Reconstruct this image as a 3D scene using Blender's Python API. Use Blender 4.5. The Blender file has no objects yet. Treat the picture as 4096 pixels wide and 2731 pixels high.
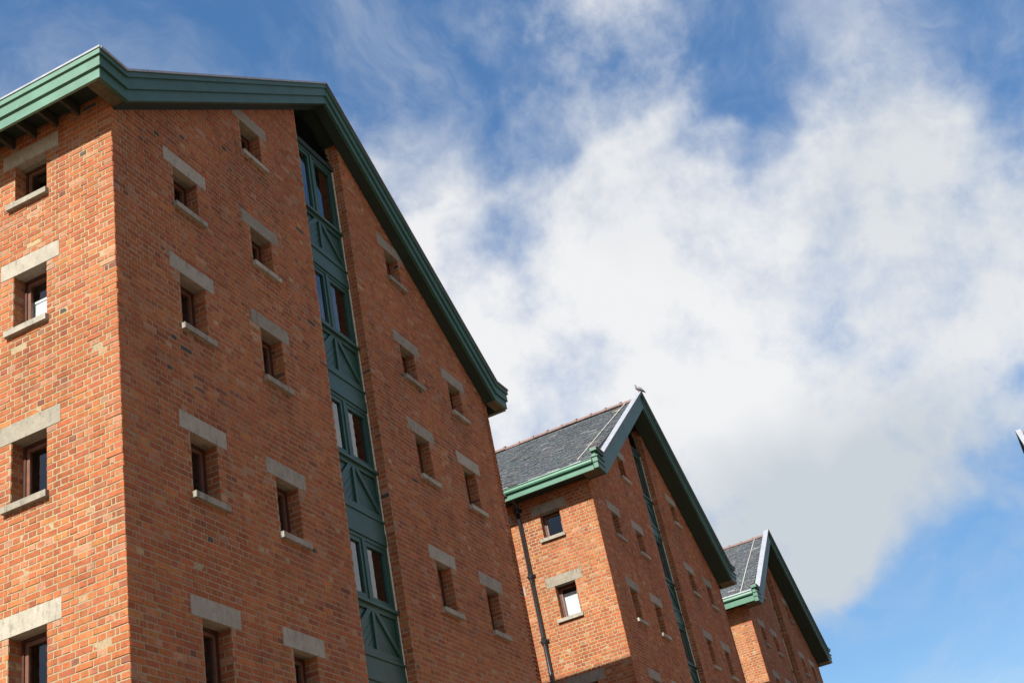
import bpy, math, random
import numpy as np
from mathutils import Vector, Matrix

random.seed(7); rng = np.random.default_rng(11)
scene = bpy.context.scene
col = scene.collection

# ------------------------------------------------------------------ camera
CAM = Vector((-9.154, -7.513, 1.642))
RT = Vector((0.42107056, -0.88754201, -0.18699936))
UP = Vector((-0.38980205, -0.36322814, 0.84623855))
FW = Vector((0.8189957, 0.28343341, 0.49891037))
FPX = 4990.3
cd = bpy.data.cameras.new('camera'); cam = bpy.data.objects.new('camera', cd); col.objects.link(cam)
cd.sensor_width = 36.0; cd.lens = FPX / 4096 * 36
cam.matrix_world = Matrix(((RT.x, UP.x, -FW.x, CAM.x), (RT.y, UP.y, -FW.y, CAM.y), (RT.z, UP.z, -FW.z, CAM.z), (0, 0, 0, 1)))
cd.clip_start = 0.1; cd.clip_end = 5000
scene.camera = cam

# ------------------------------------------------------------------ light and exposure
SUN_EL = math.radians(39.7)
SUN_DIR = Vector((-math.cos(SUN_EL), 0.004, math.sin(SUN_EL))).normalized()      # towards the sun
sl = bpy.data.lights.new('sun', 'SUN'); sun = bpy.data.objects.new('sun', sl); col.objects.link(sun)
sl.energy = 5.0; sl.angle = math.radians(0.53); sl.color = (1.0, 0.965, 0.90)
sun.rotation_euler = SUN_DIR.to_track_quat('Z', 'Y').to_euler()
scene.view_settings.view_transform = 'Standard'
scene.view_settings.look = 'None'
scene.view_settings.exposure = 1.0
scene.view_settings.gamma = 1.0
scene.view_settings.use_curve_mapping = False

world = bpy.data.worlds.new('World'); scene.world = world; world.use_nodes = True


def build_sky():
    nt = world.node_tree; N = nt.nodes; L = nt.links
    N.clear()

    def math_(op, a, b=None, c=None, clamp=False):
        n = N.new('ShaderNodeMath'); n.operation = op; n.use_clamp = clamp
        for i, v in enumerate((a, b, c)):
            if v is None: continue
            if isinstance(v, (int, float)): n.inputs[i].default_value = v
            else: L.new(v, n.inputs[i])
        return n.outputs[0]

    out = N.new('ShaderNodeOutputWorld')
    sky = N.new('ShaderNodeTexSky'); sky.sky_type = 'NISHITA'; sky.sun_disc = False
    sky.sun_elevation = SUN_EL; sky.sun_rotation = math.radians(270)
    sky.air_density = 1.0; sky.dust_density = 0.3; sky.ozone_density = 2.5
    tc = N.new('ShaderNodeTexCoord')
    dirv = tc.outputs['Generated']
    bg1 = N.new('ShaderNodeBackground'); bg1.inputs['Strength'].default_value = SKY_STRENGTH
    hs = N.new('ShaderNodeHueSaturation'); hs.inputs['Hue'].default_value = SKY_HUE; hs.inputs['Saturation'].default_value = SKY_SAT
    gm = N.new('ShaderNodeGamma'); gm.inputs['Gamma'].default_value = 0.66; L.new(sky.outputs[0], gm.inputs['Color']); L.new(gm.outputs[0], hs.inputs['Color']); L.new(hs.outputs[0], bg1.inputs['Color'])

    def noise(scale, detail, rough, off=(0, 0, 0), dist=0.0, stretch=(1, 1, 1), src=None):
        m = N.new('ShaderNodeMapping'); m.inputs['Location'].default_value = off; m.inputs['Scale'].default_value = stretch
        L.new(src if src is not None else dirv, m.inputs['Vector'])
        n = N.new('ShaderNodeTexNoise'); n.inputs['Scale'].default_value = scale; n.inputs['Detail'].default_value = detail
        n.inputs['Roughness'].default_value = rough; n.inputs['Distortion'].default_value = dist
        L.new(m.outputs[0], n.inputs['Vector'])
        return n

    # warp the direction so that cloud edges get ragged
    w = noise(3.5, 5, 0.55, (3.1, 1.7, 0.4))
    sub = N.new('ShaderNodeVectorMath'); sub.operation = 'SUBTRACT'; L.new(w.outputs['Color'], sub.inputs[0]); sub.inputs[1].default_value = (.5, .5, .5)
    sc = N.new('ShaderNodeVectorMath'); sc.operation = 'SCALE'; L.new(sub.outputs[0], sc.inputs[0]); sc.inputs['Scale'].default_value = 0.20
    ad = N.new('ShaderNodeVectorMath'); ad.operation = 'ADD'; L.new(dirv, ad.inputs[0]); L.new(sc.outputs[0], ad.inputs[1])
    nrm = N.new('ShaderNodeVectorMath'); nrm.operation = 'NORMALIZE'; L.new(ad.outputs[0], nrm.inputs[0])
    wd = nrm.outputs[0]

    def blobs(lst, base):
        acc = base
        for (d, r, a) in lst:
            dt = N.new('ShaderNodeVectorMath'); dt.operation = 'DOT_PRODUCT'; L.new(wd, dt.inputs[0]); dt.inputs[1].default_value = d
            mr = N.new('ShaderNodeMapRange'); mr.interpolation_type = 'SMOOTHSTEP'
            mr.inputs['From Min'].default_value = math.cos(math.radians(r)); mr.inputs['From Max'].default_value = math.cos(math.radians(r * 0.15))
            mr.inputs['To Min'].default_value = 0; mr.inputs['To Max'].default_value = a
            L.new(dt.outputs['Value'], mr.inputs['Value'])
            acc = math_('ADD', acc, mr.outputs[0])
        return acc

    big = noise(1.6, 3, 0.5, (5.3, 2.2, 7.9))
    base = math_('MULTIPLY_ADD', big.outputs['Fac'], 0.5, 0.02)
    cover = blobs([b for b in CLOUDS if b[2] > 0], base)
    cover = blobs([b for b in CLOUDS if b[2] < 0], math_('MINIMUM', cover, 0.86))
    f1 = noise(6.5, 10, 0.62, CLOUD_SEED, 0.12)
    f2 = noise(24.0, 7, 0.6, (1.7, 0.4, 6.1), 0.1)
    d = math_('ADD', cover, math_('MULTIPLY', math_('SUBTRACT', f1.outputs['Fac'], 0.5), 1.7))
    d = math_('ADD', d, math_('MULTIPLY', math_('SUBTRACT', f2.outputs['Fac'], 0.5), 0.55))
    dens = N.new('ShaderNodeMapRange'); dens.interpolation_type = 'SMOOTHSTEP'
    dens.inputs['From Min'].default_value = 0.10; dens.inputs['From Max'].default_value = 1.0
    L.new(d, dens.inputs['Value'])
    # a thin high veil
    vl = noise(3.4, 9, 0.6, (4.2, 9.1, 0.6), 0.3, (1.0, 1.5, 1.9), wd)
    ve = N.new('ShaderNodeMapRange'); ve.interpolation_type = 'SMOOTHSTEP'; L.new(vl.outputs['Fac'], ve.inputs['Value'])
    ve.inputs['From Min'].default_value = 0.40; ve.inputs['From Max'].default_value = 0.72; ve.inputs['To Min'].default_value = 0.03; ve.inputs['To Max'].default_value = 0.50
    dall = math_('MAXIMUM', dens.outputs[0], math_('ADD', math_('MULTIPLY', dens.outputs[0], 0.7), ve.outputs[0]))
    # cloud brightness: thick bases go grey
    sh = noise(3.2, 6, 0.55, (8.2, 3.3, 2.0), 0.2)
    shade = blobs(GREY, math_('MULTIPLY', math_('SUBTRACT', sh.outputs['Fac'], 0.5), 0.9))
    shr = N.new('ShaderNodeMapRange'); L.new(shade, shr.inputs['Value'])
    shr.inputs['From Min'].default_value = -0.2; shr.inputs['From Max'].default_value = 0.75
    mixc = N.new('ShaderNodeMix'); mixc.data_type = 'RGBA'
    L.new(shr.outputs[0], mixc.inputs['Factor'])
    mixc.inputs[6].default_value = CLOUD_LIGHT; mixc.inputs[7].default_value = CLOUD_GREY
    bg2 = N.new('ShaderNodeBackground'); bg2.inputs['Strength'].default_value = CLOUD_STRENGTH
    L.new(mixc.outputs[2], bg2.inputs['Color'])
    ms = N.new('ShaderNodeMixShader')
    L.new(math_('MINIMUM', dall, 0.97), ms.inputs[0]); L.new(bg1.outputs[0], ms.inputs[1]); L.new(bg2.outputs[0], ms.inputs[2])
    L.new(ms.outputs[0], out.inputs['Surface'])


def vdir(px, py):
    """unit direction towards a point of the sky, from its place in a 2352-wide view"""
    u, v = px * 4096 / 2352, py * 4096 / 2352
    q = RT * ((u - 2048) / FPX) + UP * ((1365.5 - v) / FPX) + FW
    return tuple(q.normalized())


SKY_STRENGTH = 0.126; SKY_HUE = 0.506; SKY_SAT = 1.58
CLOUD_LIGHT = (0.86, 0.865, 0.87, 1); CLOUD_GREY = (0.58, 0.625, 0.67, 1); CLOUD_STRENGTH = 0.525
# centre of each bank (view position), angular radius in degrees, amount
CLOUDS = [(vdir(x, y), r, a) for x, y, r, a in (
    (1250, 720, 9, .7), (1600, 650, 9, .6), (1500, 900, 10, .7), (1900, 700, 9, .6), (1800, 1000, 10, .75), (1200, 980, 8, .6),
    (2150, 650, 8, .5), (2020, 1120, 7, .7), (1650, 1150, 8, .6), (1900, 1260, 5, .55), (2180, 880, 7, .5), (2130, 1010, 5, .45), (1560, 430, 5, .35),
    (1480, 260, 4, .22), (1950, 350, 7, .30), (2300, 330, 6, .40), (2060, 470, 6, .35), (1830, 380, 5, .2), (1040, 600, 4, .4),
    (960, 350, 3.5, .22), (2335, 1080, 3, .5),
    (1130, 400, 3.5, .2), (2310, 580, 5, .35), (1290, 200, 3, .14),
    (930, 200, 5, -.35), (1100, 230, 4, -.2), (1650, 20, 5, -.2), (1690, 270, 2.6, -.3), (2280, 40, 5, -.25), (1130, 500, 2.6, -.12),
    (1890, 510, 2.2, -.16), (2290, 950, 3, -.45), (2260, 1350, 8, -.8), (2150, 1500, 8, -.8), (1940, 1470, 5.5, -.6), (1240, 500, 2.6, -.16), (2330, 760, 3, -.2),
    (1570, 770, 2.8, -.16), (480, 40, 7, -.16), (640, 170, 3, -.1), (350, 120, 4, -.12), (60, 300, 5, -.1), (1300, 800, 2.4, -.14), (60, 60, 3, -.12))] + [((.81, -.44, .37), 11, .7)]
CLOUD_SEED = (31.2, 6.3, 12.7)
GREY = [(vdir(x, y), r, a) for x, y, r, a in (
    (1900, 1200, 9, .6), (1650, 1250, 8, .45), (2150, 1080, 7, .4), (1200, 560, 4, -.1), (1300, 780, 7, -.25), (1500, 850, 8, -.25),
    (1700, 560, 5, -.1), (2150, 400, 7, .35), (1950, 850, 5, .1), (150, 120, 8, .4), (600, 60, 8, .45), (1300, 930, 4, .25))]
build_sky()

# ------------------------------------------------------------------ materials


def new_mat(name):
    m = bpy.data.materials.new(name); m.use_nodes = True
    nt = m.node_tree; b = nt.nodes['Principled BSDF']
    return m, nt, b


def nd(nt, t, **k):
    n = nt.nodes.new(t)
    for a, v in k.items(): setattr(n, a, v)
    return n


def noise_n(nt, scale, detail=4, rough=0.55, coord='Object', stretch=None, dist=0.0):
    tc = nd(nt, 'ShaderNodeTexCoord'); n = nd(nt, 'ShaderNodeTexNoise')
    n.inputs['Scale'].default_value = scale; n.inputs['Detail'].default_value = detail; n.inputs['Roughness'].default_value = rough; n.inputs['Distortion'].default_value = dist
    if coord == 'World':
        g = nd(nt, 'ShaderNodeNewGeometry'); src = g.outputs['Position']
    else: src = tc.outputs[coord]
    if stretch:
        mp = nd(nt, 'ShaderNodeMapping'); mp.inputs['Scale'].default_value = stretch; nt.links.new(src, mp.inputs['Vector']); src = mp.outputs[0]
    nt.links.new(src, n.inputs['Vector'])
    return n.outputs['Fac']


def ramp(nt, fac, stops):
    r = nd(nt, 'ShaderNodeValToRGB'); e = r.color_ramp.elements
    while len(e) < len(stops): e.new(0.5)
    for i, (p, c) in enumerate(stops): e[i].position = p; e[i].color = (*c, 1) if len(c) == 3 else c
    nt.links.new(fac, r.inputs[0]); return r.outputs[0]


def mixc(nt, fac, a, b, blend='MIX'):
    m = nd(nt, 'ShaderNodeMix', data_type='RGBA', blend_type=blend)
    for i, v in ((0, fac), (6, a), (7, b)):
        if isinstance(v, (int, float)): m.inputs[i].default_value = v
        elif isinstance(v, tuple): m.inputs[i].default_value = (*v, 1) if len(v) == 3 else v
        else: nt.links.new(v, m.inputs[i])
    return m.outputs[2]


def bump(nt, b, h, strength=0.3, dist=0.01):
    n = nd(nt, 'ShaderNodeBump'); n.inputs['Strength'].default_value = strength; n.inputs['Distance'].default_value = dist
    nt.links.new(h, n.inputs['Height']); nt.links.new(n.outputs[0], b.inputs['Normal'])


def mat_brick():
    m, nt, b = new_mat('red_brick')
    at = nd(nt, 'ShaderNodeAttribute', attribute_name='tint')
    n1 = noise_n(nt, 14, 5, .62, 'World'); n2 = noise_n(nt, 70, 3, .6, 'World'); n3 = noise_n(nt, 0.55, 4, .6, 'World'); n4 = noise_n(nt, 30, 2, .5, 'World')
    c = mixc(nt, 1.0, at.outputs['Color'], ramp(nt, n1, [(.25, (.80, .76, .74)), (.5, (1, 1, 1)), (.78, (1.2, 1.24, 1.26))]), 'MULTIPLY')
    c = mixc(nt, 1.0, c, ramp(nt, n2, [(.3, (.86, .86, .86)), (.7, (1.12, 1.12, 1.12))]), 'MULTIPLY')
    c = mixc(nt, 1.0, c, ramp(nt, n3, [(.3, (.80, .74, .72)), (.7, (1.12, 1.14, 1.14))]), 'MULTIPLY')
    c = mixc(nt, ramp(nt, n4, [(.30, (.8, .8, .8)), (.36, (0, 0, 0))]), c, (.10, .055, .04))       # burnt flecks
    c = mixc(nt, ramp(nt, noise_n(nt, 9, 4, .7, 'World'), [(.70, (0, 0, 0)), (.80, (.4, .4, .4))]), c, (.36, .27, .19))  # lime bloom
    st = noise_n(nt, 3.0, 5, .65, 'World', (1.0, 1.0, .12))
    c = mixc(nt, 1.0, c, ramp(nt, st, [(.30, (.74, .72, .72)), (.48, (1, 1, 1)), (.80, (1.06, 1.06, 1.06))]), 'MULTIPLY')
    nt.links.new(c, b.inputs['Base Color']); b.inputs['Roughness'].default_value = .88; b.inputs['Specular IOR Level'].default_value = .25
    bump(nt, b, n2, .5, .004)
    return m


def mat_mortar():
    m, nt, b = new_mat('lime_mortar')
    n = noise_n(nt, 40, 4, .6, 'World'); n2 = noise_n(nt, .8, 3, .6, 'World')
    c = ramp(nt, n, [(.3, (.235, .178, .105)), (.7, (.35, .272, .168))])
    c = mixc(nt, 1.0, c, ramp(nt, n2, [(.3, (.8, .8, .8)), (.7, (1.1, 1.1, 1.08))]), 'MULTIPLY')
    nt.links.new(c, b.inputs['Base Color']); b.inputs['Roughness'].default_value = .95; b.inputs['Specular IOR Level'].default_value = .1
    bump(nt, b, n, .6, .004)
    return m


def mat_bricktex():
    """walls of which the photograph shows nothing: the same brick as a pattern"""
    m, nt, b = new_mat('plain_brick')
    g = nd(nt, 'ShaderNodeNewGeometry'); sx = nd(nt, 'ShaderNodeSeparateXYZ'); nt.links.new(g.outputs['Position'], sx.inputs[0])
    a = nd(nt, 'ShaderNodeMath', operation='ADD'); nt.links.new(sx.outputs[0], a.inputs[0]); nt.links.new(sx.outputs[1], a.inputs[1])
    cx = nd(nt, 'ShaderNodeCombineXYZ'); nt.links.new(a.outputs[0], cx.inputs[0]); nt.links.new(sx.outputs[2], cx.inputs[1])
    t = nd(nt, 'ShaderNodeTexBrick'); nt.links.new(cx.outputs[0], t.inputs['Vector'])
    t.inputs['Scale'].default_value = 1; t.inputs['Brick Width'].default_value = .225; t.inputs['Row Height'].default_value = .075; t.inputs['Mortar Size'].default_value = .005
    t.inputs['Color1'].default_value = (.40, .13, .06, 1); t.inputs['Color2'].default_value = (.28, .09, .05, 1); t.inputs['Mortar'].default_value = (.5, .42, .3, 1)
    nt.links.new(t.outputs[0], b.inputs['Base Color']); b.inputs['Roughness'].default_value = .9
    return m


def mat_stone(name, c0, c1, dirt=.35):
    m, nt, b = new_mat(name)
    n = noise_n(nt, 5, 6, .65, 'World'); n2 = noise_n(nt, 55, 3, .6, 'World')
    c = ramp(nt, n, [(.3, c0), (.7, c1)])
    c = mixc(nt, 1.0, c, ramp(nt, n2, [(.3, (.9, .9, .9)), (.7, (1.08, 1.08, 1.08))]), 'MULTIPLY')
    oi = nd(nt, 'ShaderNodeObjectInfo')
    c = mixc(nt, 1.0, c, ramp(nt, oi.outputs['Random'], [(0, (.74, .72, .68)), (.5, (.92, .91, .90)), (1, (1.10, 1.09, 1.06))]), 'MULTIPLY')
    n3 = noise_n(nt, 9, 5, .7, 'World', (1.6, 1.6, .6))
    c = mixc(nt, ramp(nt, n3, [(.52, (0, 0, 0)), (.70, (dirt, dirt, dirt))]), c, (.06, .06, .05))
    nt.links.new(c, b.inputs['Base Color']); b.inputs['Roughness'].default_value = .9; b.inputs['Specular IOR Level'].default_value = .2
    bump(nt, b, n2, .3, .003)
    return m


def mat_paint(name, c, rough=.5, wear=.2, pale=(.14, .2, .18)):
    m, nt, b = new_mat(name)
    n = noise_n(nt, 2.2, 6, .65, 'World'); n2 = noise_n(nt, 26, 4, .65, 'World', (1, 1, .35))
    d = tuple(x * .78 for x in c); e = tuple(x * 1.22 for x in c)
    cc = ramp(nt, n, [(.3, d), (.7, e)])
    cc = mixc(nt, ramp(nt, n2, [(.60, (0, 0, 0)), (.72, (wear, wear, wear))]), cc, pale)
    cc = mixc(nt, ramp(nt, noise_n(nt, 60, 3, .7, 'World'), [(.27, (.7, .7, .7)), (.33, (0, 0, 0))]), cc, tuple(x * .4 for x in c))
    nt.links.new(cc, b.inputs['Base Color']); b.inputs['Roughness'].default_value = rough
    bump(nt, b, n2, .08, .004)
    return m


def mat_plain(name, c, rough=.6, metal=0., var=.2, scale=12):
    m, nt, b = new_mat(name)
    n = noise_n(nt, scale, 5, .6, 'World')
    cc = ramp(nt, n, [(.3, tuple(x * (1 - var) for x in c)), (.7, tuple(x * (1 + var) for x in c))])
    nt.links.new(cc, b.inputs['Base Color']); b.inputs['Roughness'].default_value = rough; b.inputs['Metallic'].default_value = metal
    bump(nt, b, n, .15, .004)
    return m


def mat_slate():
    m, nt, b = new_mat('slate')
    at = nd(nt, 'ShaderNodeAttribute', attribute_name='tint')
    n = noise_n(nt, 18, 5, .6, 'World'); n2 = noise_n(nt, 30, 4, .7, 'World', (1, .40, 1)); n3 = noise_n(nt, 4, 4, .7, 'World')
    c = mixc(nt, 1.0, at.outputs['Color'], ramp(nt, n, [(.3, (.75, .75, .75)), (.7, (1.25, 1.25, 1.25))]), 'MULTIPLY')
    c = mixc(nt, ramp(nt, n2, [(.555, (0, 0, 0)), (.62, (.85, .85, .85))]), c, (.26, .26, .235))      # lichen
    c = mixc(nt, ramp(nt, n3, [(.66, (0, 0, 0)), (.76, (.35, .35, .35))]), c, (.16, .12, .04))      # yellow lichen
    nt.links.new(c, b.inputs['Base Color']); b.inputs['Roughness'].default_value = .6
    bump(nt, b, n, .4, .006)
    return m


def mat_glass():
    m, nt, b = new_mat('window_glass')
    nt.nodes.remove(b); out = nt.nodes['Material Output']
    tr = nd(nt, 'ShaderNodeBsdfTransparent'); tr.inputs[0].default_value = (.80, .84, .84, 1)
    gl = nd(nt, 'ShaderNodeBsdfGlossy'); gl.inputs['Roughness'].default_value = .015
    lw = nd(nt, 'ShaderNodeLayerWeight'); lw.inputs['Blend'].default_value = .5
    pw = nd(nt, 'ShaderNodeMath', operation='POWER'); nt.links.new(lw.outputs['Facing'], pw.inputs[0]); pw.inputs[1].default_value = 3.0
    fr = nd(nt, 'ShaderNodeMath', operation='MULTIPLY_ADD'); nt.links.new(pw.outputs[0], fr.inputs[0]); fr.inputs[1].default_value = .92; fr.inputs[2].default_value = .07
    n = noise_n(nt, 2.5, 2, .5, 'World'); bp = nd(nt, 'ShaderNodeBump'); bp.inputs['Strength'].default_value = .02; bp.inputs['Distance'].default_value = .01
    nt.links.new(n, bp.inputs['Height']); nt.links.new(bp.outputs[0], gl.inputs['Normal'])
    mx = nd(nt, 'ShaderNodeMixShader'); nt.links.new(fr.outputs[0], mx.inputs[0]); nt.links.new(tr.outputs[0], mx.inputs[1]); nt.links.new(gl.outputs[0], mx.inputs[2])
    nt.links.new(mx.outputs[0], out.inputs['Surface'])
    return m


M = dict(
    brick=mat_brick(), mortar=mat_mortar(), bricktex=mat_bricktex(),
    lintel=mat_stone('lintel_concrete', (.262, .238, .188), (.338, .312, .255), .5), sill=mat_stone('sill_stone', (.25, .23, .185), (.36, .335, .275), .75),
    green=mat_paint('green_paint', (.022, .078, .053)), faded=mat_paint('faded_green_paint', (.085, .185, .125), .45, .4, (.20, .29, .21)),
    gutter=mat_paint('gutter_green_paint', (.038, .128, .075), .4, .2, (.2, .3, .2)),
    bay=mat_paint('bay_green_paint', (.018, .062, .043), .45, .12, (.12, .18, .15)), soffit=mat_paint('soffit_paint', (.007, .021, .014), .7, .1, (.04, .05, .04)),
    sash=mat_plain('lit_sash_timber', (.135, .056, .031), .45), timber=mat_plain('shaded_timber', (.055, .020, .013), .45), lead=mat_plain('lead_flashing', (.26, .275, .295), .45, .0, .18, 9), oldlead=mat_plain('weathered_capping', (.10, .062, .055), .6, 0, .3, 15),  # frame timber darkened to carry the shade; sash keeps its lit tone
    slate=mat_slate(), ridge=mat_plain('ridge_clay', (.16, .10, .085), .85, 0, .45, 26), black=mat_plain('black_pipe', (.012, .012, .013), .28, 0, .1),
    glass=mat_glass(), blind=mat_plain('white_blind', (.72, .74, .74), .6, 0, .03), ground=mat_plain('paving', (.18, .112, .066), .9, 0, .15, .8),
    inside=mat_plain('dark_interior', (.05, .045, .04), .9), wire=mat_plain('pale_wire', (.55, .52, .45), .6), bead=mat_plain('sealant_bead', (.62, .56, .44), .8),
    rafter=mat_plain('rafter_timber', (.030, .032, .020), .8, 0, .25, 20), kneel=mat_plain('kneeler_underside', (.07, .062, .033), .8, 0, .3, 12),
    feather=mat_plain('pigeon_feather', (.10, .10, .115), .6, 0, .4, 40), wingm=mat_plain('pigeon_wing', (.15, .15, .165), .6, 0, .4, 30), leg=mat_plain('pigeon_leg', (.35, .10, .08), .6))

# ------------------------------------------------------------------ geometry helpers


class Frame:
    """u along the wall, d outwards, z up; P(u, d, z) is a point in the building's own space"""
    def __init__(s, o, U, D, Z=(0, 0, 1)):
        s.o, s.U, s.D, s.Z = Vector(o), Vector(U), Vector(D), Vector(Z)
        s.flip = s.U.dot(s.D.cross(s.Z)) < 0

    def P(s, u, d, z): return s.o + s.U * u + s.D * d + s.Z * z


class MB:
    def __init__(s): s.v, s.f = [], []

    def poly(s, F, pts):
        i = len(s.v); s.v += [F.P(*p) for p in pts]; f = list(range(i, i + len(pts)))
        s.f.append(f[::-1] if F.flip else f)

    def box(s, F, u0, u1, d0, d1, z0, z1):
        return s.prism(F, [(u0, z0), (u1, z0), (u1, z1), (u0, z1)], d0, d1)

    def prism(s, F, pl, d0, d1):
        """polygon in (u, z), extruded from depth d0 to d1"""
        a = sum(pl[i][0] * pl[(i + 1) % len(pl)][1] - pl[(i + 1) % len(pl)][0] * pl[i][1] for i in range(len(pl)))
        if a < 0: pl = pl[::-1]
        if d0 > d1: d0, d1 = d1, d0
        n = len(pl); i = len(s.v)
        s.v += [F.P(u, d1, z) for u, z in pl] + [F.P(u, d0, z) for u, z in pl]
        # with (u, d, z) right handed the outward side of +d needs clockwise order in (u, z)
        fs = [[i + k for k in range(n)][::-1], [i + n + k for k in range(n)]]
        for k in range(n):
            q = (k + 1) % n
            fs.append([i + k, i + q, i + n + q, i + n + k])
        for f in fs: s.f.append(f[::-1] if F.flip else f)
        return s

    def pane(s, F, u0, u1, d, z0, z1):
        s.poly(F, [(u0, d, z1), (u1, d, z1), (u1, d, z0), (u0, d, z0)])
        return s

    def tube(s, pts, r, seg=10):
        pts = [Vector(p) for p in pts]; i = len(s.v)
        for k, p in enumerate(pts):
            t = (pts[min(k + 1, len(pts) - 1)] - pts[max(k - 1, 0)]).normalized()
            a = t.cross(Vector((0.3, 1, .2))).normalized(); b = t.cross(a)
            rr = r[k] if isinstance(r, (list, tuple)) else r
            for j in range(seg):
                w = 2 * math.pi * j / seg; s.v.append(p + a * (rr * math.cos(w)) + b * (rr * math.sin(w)))
        for k in range(len(pts) - 1):
            for j in range(seg):
                q = (j + 1) % seg; s.f.append([i + k * seg + j, i + k * seg + q, i + (k + 1) * seg + q, i + (k + 1) * seg + j])
        s.f.append([i + j for j in range(seg)][::-1]); s.f.append([i + (len(pts) - 1) * seg + j for j in range(seg)])
        return s

    def build(s, name, m, parent=None, smooth=False):
        me = bpy.data.meshes.new(name); me.from_pydata([tuple(v) for v in s.v], [], s.f); me.materials.append(m); me.update()
        if smooth: me.polygons.foreach_set('use_smooth', [True] * len(me.polygons))
        return link(name, me, parent)


def link(name, me, parent=None):
    o = bpy.data.objects.new(name, me); col.objects.link(o)
    if parent is not None: o.parent = parent
    return o


def thing(name, label, cat, loc, rz=0., group=None):
    o = bpy.data.objects.new(name, None); col.objects.link(o); o.location = loc; o.rotation_euler = (0, 0, rz)
    o['label'] = label; o['category'] = cat
    if group: o['group'] = group
    return o


def clip_poly(p, a, b, c):
    """keep the part of polygon p where a*u + b*z <= c"""
    r = []
    for i in range(len(p)):
        P, Q = p[i], p[(i + 1) % len(p)]
        f, g = a * P[0] + b * P[1] - c, a * Q[0] + b * Q[1] - c
        if f <= 0: r.append(P)
        if (f < 0 < g) or (g < 0 < f):
            t = f / (f - g); r.append((P[0] + t * (Q[0] - P[0]), P[1] + t * (Q[1] - P[1])))
    return r


PAL = np.array([(.43, .124, .050), (.41, .110, .046), (.45, .140, .054), (.42, .145, .078), (.38, .102, .048), (.34, .096, .054), (.47, .165, .058), (.24, .085, .058), (.50, .27, .16), (.11, .070, .060), (.45, .20, .125)])
PAL = PAL * np.array((.725, .80, .70))
PW = np.array([.28, .21, .16, .12, .10, .045, .035, .010, .005, .002, .045]); PW = PW / PW.sum()


def brick_arrays(bricks, F, jit=True):
    """bricks: (n, 4) u0 u1 z0 z1 -> verts (n*8, 3), faces (n*5, 4)"""
    B = np.asarray(bricks, float); n = len(B)
    u0, u1, z0, z1 = B.T
    c = .005
    j = (rng.normal(0, .0014, (n, 8)) if jit else np.zeros((n, 8)))
    dep = .0042 + (rng.normal(0, .0011, n) if jit else 0)
    tilt = (rng.normal(0, .0009, (n, 2)) if jit else np.zeros((n, 2)))
    V = np.empty((n, 8, 3))
    fu = np.stack([u0 + c + j[:, 0], u1 - c + j[:, 1], u1 - c + j[:, 2], u0 + c + j[:, 3]], 1)
    fz = np.stack([z0 + c + j[:, 4], z0 + c + j[:, 5], z1 - c + j[:, 6], z1 - c + j[:, 7]], 1)
    fd = dep[:, None] + np.stack([-tilt[:, 0] - tilt[:, 1], tilt[:, 0] - tilt[:, 1], tilt[:, 0] + tilt[:, 1], -tilt[:, 0] + tilt[:, 1]], 1)
    V[:, :4] = np.stack([fu, fd, fz], 2)
    V[:, 4:] = np.stack([np.stack([u0, u1, u1, u0], 1), np.full((n, 4), -.004), np.stack([z0, z0, z1, z1], 1)], 2)
    W = np.array(F.o)[None, None] + V[..., 0:1] * np.array(F.U) + V[..., 1:2] * np.array(F.D) + V[..., 2:3] * np.array(F.Z)
    fc = np.array([[3, 2, 1, 0], [0, 1, 5, 4], [1, 2, 6, 5], [2, 3, 7, 6], [3, 0, 4, 7]])
    # orientation: with u right, z up, d towards viewer the order 0 1 2 3 faces the viewer when the frame is left handed
    if F.flip: fc = fc[:, ::-1]
    Fa = (np.arange(n) * 8)[:, None, None] + fc[None]
    return W.reshape(-1, 3), Fa.reshape(-1, 4)


def mesh_np(name, V, Fa, m, tint=None):
    me = bpy.data.meshes.new(name)
    me.vertices.add(len(V)); me.vertices.foreach_set('co', np.asarray(V, np.float32).ravel())
    n, k = Fa.shape
    me.loops.add(n * k); me.loops.foreach_set('vertex_index', Fa.astype(np.int32).ravel())
    me.polygons.add(n); me.polygons.foreach_set('loop_start', np.arange(0, n * k, k, dtype=np.int32)); me.polygons.foreach_set('loop_total', np.full(n, k, np.int32))
    me.polygons.foreach_set('use_smooth', np.zeros(n, bool))
    me.materials.append(m)
    if tint is not None:
        a = me.attributes.new('tint', 'FLOAT_COLOR', 'POINT')
        a.data.foreach_set('color', np.concatenate([tint, np.ones((len(tint), 1))], 1).astype(np.float32).ravel())
    me.update(); me.validate()
    return me


def tints(n):
    t = PAL[rng.choice(len(PAL), n, p=PW)]
    return np.clip(t * rng.normal(1, .085, (n, 1)) * rng.normal(1, .03, (n, 3)), .01, .9)


HD = .1065      # length of a header with its joint


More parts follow.
